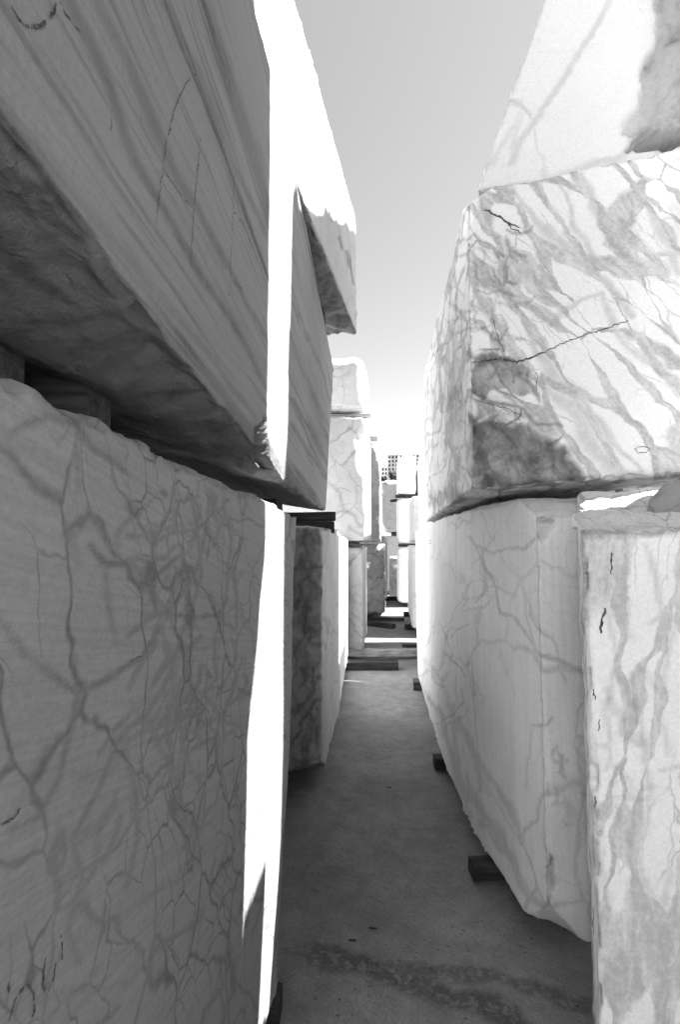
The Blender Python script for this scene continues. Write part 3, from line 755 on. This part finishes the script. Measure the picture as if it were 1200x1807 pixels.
# the stack standing right of the photographer, out of frame, whose shadow lies on the left row
block('marble_block', 'block at the right shoulder of the photographer, lowest of its stack', m_dark, [(0.82, -0.38), (1.9, -0.38), (1.9, 1.08), (0.97, 1.08)], 0.1, 1.62, res=0.06, r=0.03, seed=34, group=GR, coarse=('R', 'F', 'B'))
block('marble_block', 'block reaching over the front one, middle of the stack beside the photographer', m_dark, [(0.82, -0.38), (1.9, -0.38), (1.9, 1.38), (0.97, 1.405)], 1.78, 3.55, res=0.06, r=0.006, edge=0.001, lump=0.0, seed=35, group=GR, coarse=('R', 'F', 'B'))
block('marble_block', 'block high over the photographer, topmost of its stack', m_dark, [(0.82, -0.38), (1.9, -0.38), (1.9, 1.10), (0.97, 1.61)], 3.62, 5.9, res=0.06, r=0.03, seed=36, group=GR, coarse=('R', 'F', 'B'))

# unseen white blocks added behind the photographer, bouncing sun onto the right faces
for zb_, zt_, lb in ((0.1, 1.75, 'lowest'), (1.85, 3.3, 'middle'), (3.36, 4.7, 'topmost')):
    block('marble_block', 'added unseen white block bouncing sun behind the photographer on the left, %s of its stack' % lb, m_white, [(-2.2, -4.6), (-0.42, -4.6), (-0.40, -0.32), (-2.2, -0.32)], zb_, zt_, res=0.08, r=0.03,
          seed=37 + int(zb_ * 3), group=GL, coarse=('L', 'F', 'B', 'N'))
# drawn marks and cracks on the stones
MK = lambda pts, w, o, kg, name='crayon_mark', mat=m_mark, gaps=0.06, jit=0.7: stroke(name, o, kg['bvh'], pts, w, mat, jit, gaps)
for pts, w in (([(18, 10), (30, 35), (45, 46), (62, 48), (80, 38), (92, 22), (98, 2)], 3.5), ([(104, 4), (112, 24), (122, 34), (139, 56)], 3.0),
               ([(344, 131), (325, 149), (307, 192), (292, 251), (283, 320), (275, 384), (275, 413)], 1.6), ([(355, 219), (349, 288), (341, 368), (335, 475)], 1.5),
               ([(413, 300), (410, 368), (405, 496), (402, 530)], 1.4), ([(285, 296), (312, 335), (341, 373)], 1.6), ([(410, 368), (427, 395), (440, 425), (453, 461)], 2.0),
               ([(405, 491), (427, 512)], 1.8), ([(195, 208), (193, 240)], 1.8), ([(365, 490), (364, 510)], 1.5)):
    MK(pts, w, block_lu, kg2, gaps=0.12)
for pts in ([(36, 40), (40, 47)], [(44, 43), (47, 51)], [(52, 44), (54, 53)], [(60, 44), (61, 52)], [(68, 43), (68, 51)], [(75, 39), (77, 46)]):
    MK(pts, 2, block_lu, kg2, gaps=0)
for pts, w in (([(12, 1806), (26, 1760), (44, 1736), (58, 1754), (58, 1789), (47, 1806)], 3), ([(79, 1690), (74, 1720), (73, 1742), (82, 1751), (93, 1725), (95, 1700)], 3),
               ([(105, 1649), (107, 1675), (109, 1704)], 2.5), ([(13, 1735), (13, 1752)], 3)):
    MK(pts, w, block_l1, kg1, gaps=0.12)
for pts in ([(751, 932), (755, 931), (755, 940), (752, 941)], [(757, 931), (760, 930), (760, 939), (757, 940)], [(751, 953), (751, 960)], [(754, 957), (755, 957)], [(757, 953), (761, 953), (761, 959), (757, 959), (757, 953)]):
    MK(pts, 1.2, block_rl, kg3, gaps=0, jit=0.15)
MK([(1120, 793), (1128, 788), (1140, 788), (1148, 793), (1140, 799), (1127, 799), (1120, 793)], 1.3, block_ru, kg4, gaps=0)
CK = lambda pts, w, o, kg: stroke('crack', o, kg['bvh'], pts, w, m_crack, 0.9, 0.0)
CK([(832, 640), (860, 636), (885, 632), (912, 640), (930, 634), (960, 622)], 3.5, block_ru, kg4)
CK([(955, 624), (990, 607), (1020, 596), (1060, 582), (1112, 566)], 1.7, block_ru, kg4)
CK([(855, 370), (870, 376), (884, 386), (896, 394), (905, 396), (915, 402)], 3.2, block_ru, kg4)
CK([(896, 394), (905, 404), (922, 412)], 1.6, block_ru, kg4)
CK([(870, 560), (880, 600), (892, 622)], 1.5, block_ru, kg4)
CK([(838, 705), (870, 715), (900, 722), (925, 738)], 1.4, block_ru, kg4)
CK([(940, 650), (950, 665), (945, 690)], 1.2, block_ru, kg4)
for p, w in (([(1071, 1073), (1062, 1095), (1060, 1118)], 4.0), ([(1080, 975), (1079, 1012)], 3.0), ([(1047, 1215), (1051, 1235)], 2.5), ([(1049, 1600), (1048, 1650)], 3.5), ([(1047, 1715), (1046, 1735)], 3.5), ([(1059, 1270), (1057, 1290)], 2.0), ([(1052, 1405), (1051, 1425)], 2.0)):
    CK(p, w, block_rr, kg5)
CK([(0, 1455), (12, 1450), (26, 1440), (32, 1425)], 3.0, block_l1, kg1)
CK([(228, 1168), (238, 1160), (248, 1158)], 2.0, block_l1, kg1)
CK([(116, 480), (130, 510)], 2.0, block_lu, kg2)

# ------------------------------------------------------------------ timbers and rubble
def timber(label, p0, p1, w, h, mat, seed, up=(0, 0, 1), name='timber', group=None, split=0.0):
    """a sawn baulk from p0 to p1 (axis line), w wide, h high, slightly worn"""
    p0, p1 = np.array(p0, float), np.array(p1, float)
    ax = p1 - p0; L = np.linalg.norm(ax); ax /= L
    upv = np.array(up, float); sd = np.cross(upv, ax); sd /= np.linalg.norm(sd); upv = np.cross(ax, sd)
    n = max(6, int(L / 0.03)); m = 4
    ring = []
    hw, hh = w / 2, h / 2
    cr = min(w, h) * 0.08
    for (a, b) in ((-1, -1), (1, -1), (1, 1), (-1, 1)):
        k = {(-1, -1): ((-1, 0), (0, -1)), (1, -1): ((0, -1), (1, 0)), (1, 1): ((1, 0), (0, 1)), (-1, 1): ((0, 1), (-1, 0))}[(a, b)]
        for (ex, ey) in k:
            ring.append((a * hw - (a * cr if ex == 0 else 0), b * hh - (b * cr if ey == 0 else 0)))
    nr = len(ring)
    V = []
    for i in range(n + 1):
        tt = i / n
        for (a, b) in ring:
            V.append(p0 + ax * (tt * L) + sd * a + upv * b)
    V = np.array(V)
    nz = np.stack([fbm(V * (14 + 0 * k) + seed * 5 + k * 9, 3, seed + k) for k in range(3)], 1)
    V = V + nz * min(w, h) * 0.07
    Fs = []
    for i in range(n):
        for j in range(nr):
            Fs.append((i * nr + j, i * nr + (j + 1) % nr, (i + 1) * nr + (j + 1) % nr, (i + 1) * nr + j))
    Fs.append(tuple(range(nr - 1, -1, -1))); Fs.append(tuple(n * nr + j for j in range(nr)))
    c = (p0 + p1) / 2
    # local frame: x along the grain
    Rm = Matrix((Vector(ax), Vector(sd), Vector(upv))).transposed()
    loc = (V - c) @ np.array([ax, sd, upv]).T
    o = mesh_obj(name, loc, Fs, mat, smooth=False)
    o.matrix_world = Matrix.Translation(Vector(c)) @ Rm.to_4x4()
    tag(o, label, 'timber', group)
    return o
GT = 'timber packers between and under the blocks'
timber('dark square timber wedged in the gap at the far left edge between two front blocks', (-1.6, 0.60, 1.87), (-0.58, 0.64, 1.87), 0.13, 0.17, m_wood, 1, group=GT)
timber('dark upright packer right of the wedged timber in the left gap', (-1.5, 0.84, 1.84), (-0.54, 0.84, 1.84), 0.08, 0.16, m_wood, 2, group=GT)
timber('dark packer under the far corner of the banded block', (-1.4, 2.05, 1.755), (-0.47, 2.05, 1.755), 0.14, 0.075, m_wood_dark, 3, group=GT)
timber('black timber end poking out under the banded block, the upper of two', (-1.5, 3.10, 1.765), (-0.385, 3.45, 1.80), 0.10, 0.065, m_wood_dark, 4, group=GT)
timber('short black packer end below the poking timber on the left', (-1.5, 3.6, 1.735), (-0.42, 3.75, 1.735), 0.09, 0.09, m_wood_dark, 5, group=GT)
timber('small dark packer under the jutting third storey slab', (-1.5, 2.85, 2.98), (-0.385, 2.85, 2.98), 0.10, 0.12, m_wood_dark, 6, group=GT)
timber('small dark packer on the ground under the nearest left block', (-1.5, 1.70, 0.05), (-0.372, 1.70, 0.05), 0.09, 0.09, m_wood_dark, 7, group=GT)
timber('split grey timber end under the long right block, nearest to the camera', (0.385, 2.47, 0.05), (1.3, 2.60, 0.05), 0.085, 0.07, m_wood_dark, 8, group=GT)
timber('dark timber stub deep under the long right block', (0.315, 3.60, 0.05), (1.3, 3.65, 0.05), 0.09, 0.08, m_wood_dark, 9, group=GT)
timber('square timber end on the ground by the far foot of the long right block', (0.27, 5.55, 0.045), (1.3, 5.55, 0.05), 0.16, 0.09, m_wood, 10, group=GT)
timber('pale plank lying right across the passage', (-0.9, 6.62, 0.13), (0.55, 7.05, 0.07), 0.12, 0.10, m_wood_pale, 11, group=GT)
timber('thick black baulk on the ground under the pale crossing plank', (-0.9, 6.28, 0.05), (0.115, 6.36, 0.05), 0.16, 0.10, m_wood_dark, 12, group=GT)
timber('dark timber end on the right just behind the pale crossing plank', (0.20, 7.45, 0.05), (1.4, 7.45, 0.05), 0.12, 0.09, m_wood_dark, 13, group=GT)
timber('dark timber end on the right beyond the first bright ground stripe', (0.30, 9.3, 0.05), (1.4, 9.3, 0.05), 0.14, 0.09, m_wood_dark, 14, group=GT)
timber('long thin dark baulk in front of the rough fifth block', (-0.9, 10.1, 0.05), (0.32, 10.2, 0.05), 0.10, 0.06, m_wood_dark, 15, group=GT)
timber('slanting dark timber lying before the thin baulk', (-0.7, 9.85, 0.06), (0.10, 9.35, 0.04), 0.11, 0.08, m_wood_dark, 16, group=GT)
timber('dark timber end on the right before the second bright ground stripe', (0.33, 10.95, 0.05), (1.4, 10.95, 0.05), 0.14, 0.10, m_wood_dark, 17, group=GT)
timber('pale plank end between the two highest blocks far down the left', (-1.2, 6.75, 3.43), (-0.235, 6.75, 3.42), 0.10, 0.05, m_wood_pale, 18, group=GT)
timber('pale timber end sticking out behind the tall flecked block', (-1.2, 8.5, 3.48), (-0.18, 8.5, 3.48), 0.09, 0.08, m_wood_pale, 19, group=GT)
timber('black packer under the tall flecked block', (-1.5, 6.75, 1.60), (-0.40, 6.75, 1.60), 0.10, 0.06, m_wood_dark, 20, group=GT)
timber('black packer between middle and top blocks of the far right stack', (0.20, 12.6, 2.85), (1.0, 12.7, 2.85), 0.12, 0.08, m_wood_dark, 21, group=GT)
timber('black timber end left of the middle block of the far right stack', (0.10, 12.7, 2.74), (0.5, 13.2, 2.82), 0.10, 0.07, m_wood_dark, 22, group=GT)
timber('black packer between lowest and middle blocks of the far right stack', (0.28, 12.55, 1.575), (1.4, 12.9, 1.575), 0.12, 0.07, m_wood_dark, 23, group=GT)
timber('black packer under the curved block at the far end', (0.1, 15.7, 1.93), (1.2, 15.7, 1.93), 0.14, 0.12, m_wood_dark, 24, group=GT)
timber('black baulk across the far end of the ground', (-0.3, 14.0, 0.06), (0.9, 14.0, 0.06), 0.2, 0.12, m_wood_dark, 25, group=GT)

def rock(name, label, c, s, mat, seed, cat='stone', group=None, sub=24):
    """an angular lump of broken marble"""
    n = sub
    q = [(-1, -1), (1, -1), (1, 1), (-1, 1)]
    rnd = random.Random(seed)
    quad = [(c[0] + a * s[0] * rnd.uniform(.6, 1.1), c[1] + b * s[1] * rnd.uniform(.6, 1.1)) for a, b in q]
    cuts = []
    for k in range(5):
        v = np.array([rnd.gauss(0, 1), rnd.gauss(0, 1), rnd.uniform(-.1, 1)]); v /= np.linalg.norm(v)
        cuts.append((np.array(c) + v * np.array(s) * rnd.uniform(.5, .75) + np.array((0, 0, s[2] * .6)), v, min(s) * 0.12))
    return block(name, label, mat, quad, c[2], [c[2] + s[2] * rnd.uniform(1.2, 2) for _ in q], res=min(s) / 7, r=min(s) * .15, rj=.8, amp0=min(s) * .08,
                 amp=dict(B=0.004, T=min(s) * .1), cuts=cuts, seed=seed, group=group, coarse=(), cat=cat, edge=0.004)
rock('broken_stone', 'large grey angular lump lying on top of the front right block', (0.80, 1.36, 1.645), (0.14, 0.13, 0.075), m_rough, 51)
rock('broken_stone', 'white broken piece left of the grey lump on the front right block', (0.60, 1.42, 1.645), (0.06, 0.07, 0.03), m_white, 52)
rock('broken_stone', 'small white chip at the edge of the front right block top', (0.545, 1.32, 1.625), (0.035, 0.04, 0.018), m_white, 53)
rock('broken_stone', 'flat white flake behind the grey lump on the front right block', (0.68, 1.58, 1.665), (0.08, 0.06, 0.03), m_white, 54)
block('shade_slab', 'upright slab added out of view on the front right block to notch the sun strip', m_pale, [(1.03, 1.412), (1.8, 1.412), (1.8, 1.63), (1.03, 1.63)], 1.66, 2.82, res=0.02, r=0.006, edge=0.002, seed=55, coarse=('R', 'F', 'B'), cat='added shade slab')  # unseen slab added so its shadow notches the foot of the sun strip

# loose chips on the ground: nobody could count them
rnd = random.Random(3)
V, Fs = [], []
for k in range(520):
    y = 1.0 + 10 * rnd.random() ** 2.0
    x = rnd.uniform(-0.38, 0.55)
    s = 0.002 + 0.006 * rnd.random() ** 5
    b = len(V)
    for (a, bb, cc) in ((1, 0, 0), (0, 1, 0), (-1, 0, 0), (0, -1, 0), (0, 0, 1)):
        V.append((x + a * s * rnd.uniform(.6, 1.6), y + bb * s * rnd.uniform(.6, 1.6), 0.0 + cc * s * rnd.uniform(.4, .9)))
    Fs += [(b, b + 1, b + 4), (b + 1, b + 2, b + 4), (b + 2, b + 3, b + 4), (b + 3, b, b + 4)]
tag(mesh_obj('stone_chips', V, Fs, m_dark, smooth=False), 'scattered small stone chips on the passage floor', 'gravel', kind='stuff')
for k, (x, y, a, lb) in enumerate(((-0.17, 2.05, 0.3, 'thin dark wood splinter on the floor, nearest of the three'), (-0.09, 2.12, 0.1, 'dark wood splinter on the floor a little behind the nearest one'), (-0.02, 3.3, 0.2, 'small dark splinter lying farther up the passage floor'))):
    o = timber(lb, (x, y, 0.006), (x + 0.032 * math.cos(a), y + 0.03 * math.sin(a) * .3, 0.004), 0.006, 0.004, m_wood_dark, 60 + k, name='wood_splinter')
    o['category'] = 'splinter'

# ------------------------------------------------------------------ far hillside, houses and trees
m_hill, t = new_mat('scrub_hillside')
co = t.n('ShaderNodeTexCoord').outputs['Object']
t.finish(t.ramp(t.noise(co, 0.08, 6, 0.65).outputs[0], 0.35, 0.65, 0.07, 0.22), 0.95, None)
hx = np.linspace(-700, 900, 60); hy = np.linspace(180, 900, 40)
HX, HY = np.meshgrid(hx, hy, indexing='ij')
Hp = np.stack([HX.ravel(), HY.ravel(), np.zeros(HX.size)], 1)
prof = sstep(180, 380, Hp[:, 1]) * 44 + sstep(380, 800, Hp[:, 1]) * 2
Hp[:, 2] = prof * (1 - 0.75 * sstep(60, 400, np.abs(Hp[:, 0] - 30))) + 3 * fbm(Hp * 0.02, 3, 4) * sstep(180, 300, Hp[:, 1]) - 1.0
ii = np.arange(HX.size).reshape(HX.shape)
tag(mesh_obj('hillside', Hp, np.stack([ii[:-1, :-1], ii[1:, :-1], ii[1:, 1:], ii[:-1, 1:]], -1).reshape(-1, 4), m_hill), kind='structure')
def hill_z(x, y):
    k = np.argmin((Hp[:, 0] - x) ** 2 + (Hp[:, 1] - y) ** 2)
    return Hp[k, 2]

def plain(name, base, var=0.12, sc=0.4):
    m, t = new_mat(name)
    co = t.n('ShaderNodeTexCoord').outputs['Object']
    t.finish(t.ramp(t.noise(co, sc, 5, 0.6).outputs[0], 0.3, 0.7, base * (1 - var), base * (1 + var)), 0.8, None)
    return m
m_wall = plain('grey_render', 0.42)
m_wallw = plain('white_render', 0.74)
m_glass = plain('dark_window', 0.03, 0.3, 1.5)
m_slab = plain('concrete_slab', 0.6)
m_leaf = plain('dark_foliage', 0.06, 0.5, 0.9)
m_bark = plain('bark', 0.10)

def box(x0, x1, y0, y1, z0, z1):
    V = [(x0, y0, z0), (x1, y0, z0), (x1, y1, z0), (x0, y1, z0), (x0, y0, z1), (x1, y0, z1), (x1, y1, z1), (x0, y1, z1)]
    return V, [(3, 2, 1, 0), (4, 5, 6, 7), (0, 1, 5, 4), (1, 2, 6, 5), (2, 3, 7, 6), (3, 0, 4, 7)]
def part(name, parent, bx, mat):
    V, Fs = box(*bx)
    o = mesh_obj(name, V, Fs, mat, smooth=False)
    o.parent = parent
    return o
def empty(name, loc, label, cat, group=None, rz=0):
    o = bpy.data.objects.new(name, None)
    COL.objects.link(o)
    o.location = loc; o.rotation_euler = (0, 0, rz)
    return tag(o, label, cat, group)

YB = 360.0
def px2(x, y, Y):
    d = pray(x, y); k = (Y - CO[1]) / d[1]
    return CO + d * k
def apartment(label, xa, xb, ytop, ybase, Y, floors, bays, deep, mat, balc, rz=0.0):
    a, b = px2(xa, ybase, Y), px2(xb, ytop, Y)
    w, z0, z1 = b[0] - a[0], a[2], b[2]
    o = empty('apartment_building', (a[0], Y, z0 - 8), label, 'building', None, rz)
    H = z1 - z0 + 8
    part('wall', o, (0, w, 0, deep, 0, H), mat)
    part('roof', o, (-0.4, w + 0.4, -0.4, deep + 0.4, H, H + 0.5), m_slab)
    part('stair_house', o, (w * 0.45, w * 0.72, deep * 0.3, deep * 0.7, H + 0.5, H + 2.4), mat)
    fh = 3.0
    for f in range(floors):
        zt = H - 0.7 - f * fh
        for k in range(bays):
            cx = w * (k + 0.5) / bays
            ww = w / bays * 0.26
            wi = part('window', o, (cx - ww, cx + ww, -0.06, 0.1, zt - 1.9, zt - 0.15), m_glass)
            if (k + f) % balc == 0:
                part('balcony', o, (cx - ww * 1.7, cx + ww * 1.7, -1.3, -0.002, zt - 2.9, zt - 1.9), m_slab)
    return o
apartment('grey apartment block with rows of dark windows on the far hill', 684.5, 703, 803, 842, YB, 5, 3, 11, m_wall, 7, R(-6))
apartment('paler apartment wing with wide dark openings right of the grey block', 704, 741, 801, 842, YB + 14, 4, 5, 10, m_wallw, 4)
apartment('low white house at the left foot of the grey apartment block', 668, 684, 824, 846, YB - 12, 3, 3, 9, m_wallw, 5)

def tree(label, pxx, pyb, pyt, Y, wpx, seed):
    b, tp = px2(pxx, pyb, Y), px2(pxx, pyt, Y)
    h = tp[2] - b[2]
    w = wpx / FPX * Y
    o = empty('tree', (b[0], b[1], b[2] - 2), label, 'tree', 'trees below the apartment houses')
    V, Fs = [], []
    for i in range(5):
        for k in range(6):
            rr_ = 0.35 * (1 - i / 6); an = k * math.pi / 3
            V.append((rr_ * math.cos(an), rr_ * math.sin(an), (h * 0.7 + 2) * i / 4))
    for i in range(4):
        for k in range(6): Fs.append((i * 6 + k, i * 6 + (k + 1) % 6, (i + 1) * 6 + (k + 1) % 6, (i + 1) * 6 + k))
    tr = mesh_obj('trunk', V, Fs, m_bark); tr.parent = o
    rn = random.Random(seed)
    V, Fs = [], []
    for k in range(900):
        v = Vector((rn.gauss(0, 1), rn.gauss(0, 1), rn.gauss(0, 1))).normalized() * rn.random() ** 0.4
        lob = 1 + 0.35 * math.sin(3 * v.x * 2 + seed) * math.cos(v.z * 4)
        c = Vector((v.x * w * .5 * lob, v.y * w * .5 * lob, 2 + h * 0.6 + v.z * h * 0.45 * lob))
        s = 0.35 + 0.3 * rn.random()
        a = Vector((rn.gauss(0, 1), rn.gauss(0, 1), rn.gauss(0, 1))).normalized(); bb = a.orthogonal().normalized()
        n = len(V)
        V += [tuple(c - a * s), tuple(c + bb * s * .6), tuple(c + a * s), tuple(c - bb * s * .6)]
        Fs.append((n, n + 1, n + 2, n + 3))
    cr = mesh_obj('crown', V, Fs, m_leaf, smooth=False); cr.parent = o
    return o
tree('round dark tree in front of the grey apartment block', 693, 850, 831, YB - 40, 13, 1)
tree('dark bush like tree at the left below the white house', 678, 850, 841, YB - 45, 10, 2)
tree('dark tree half hidden behind the bright topmost block', 701, 852, 836, YB - 42, 8, 3)
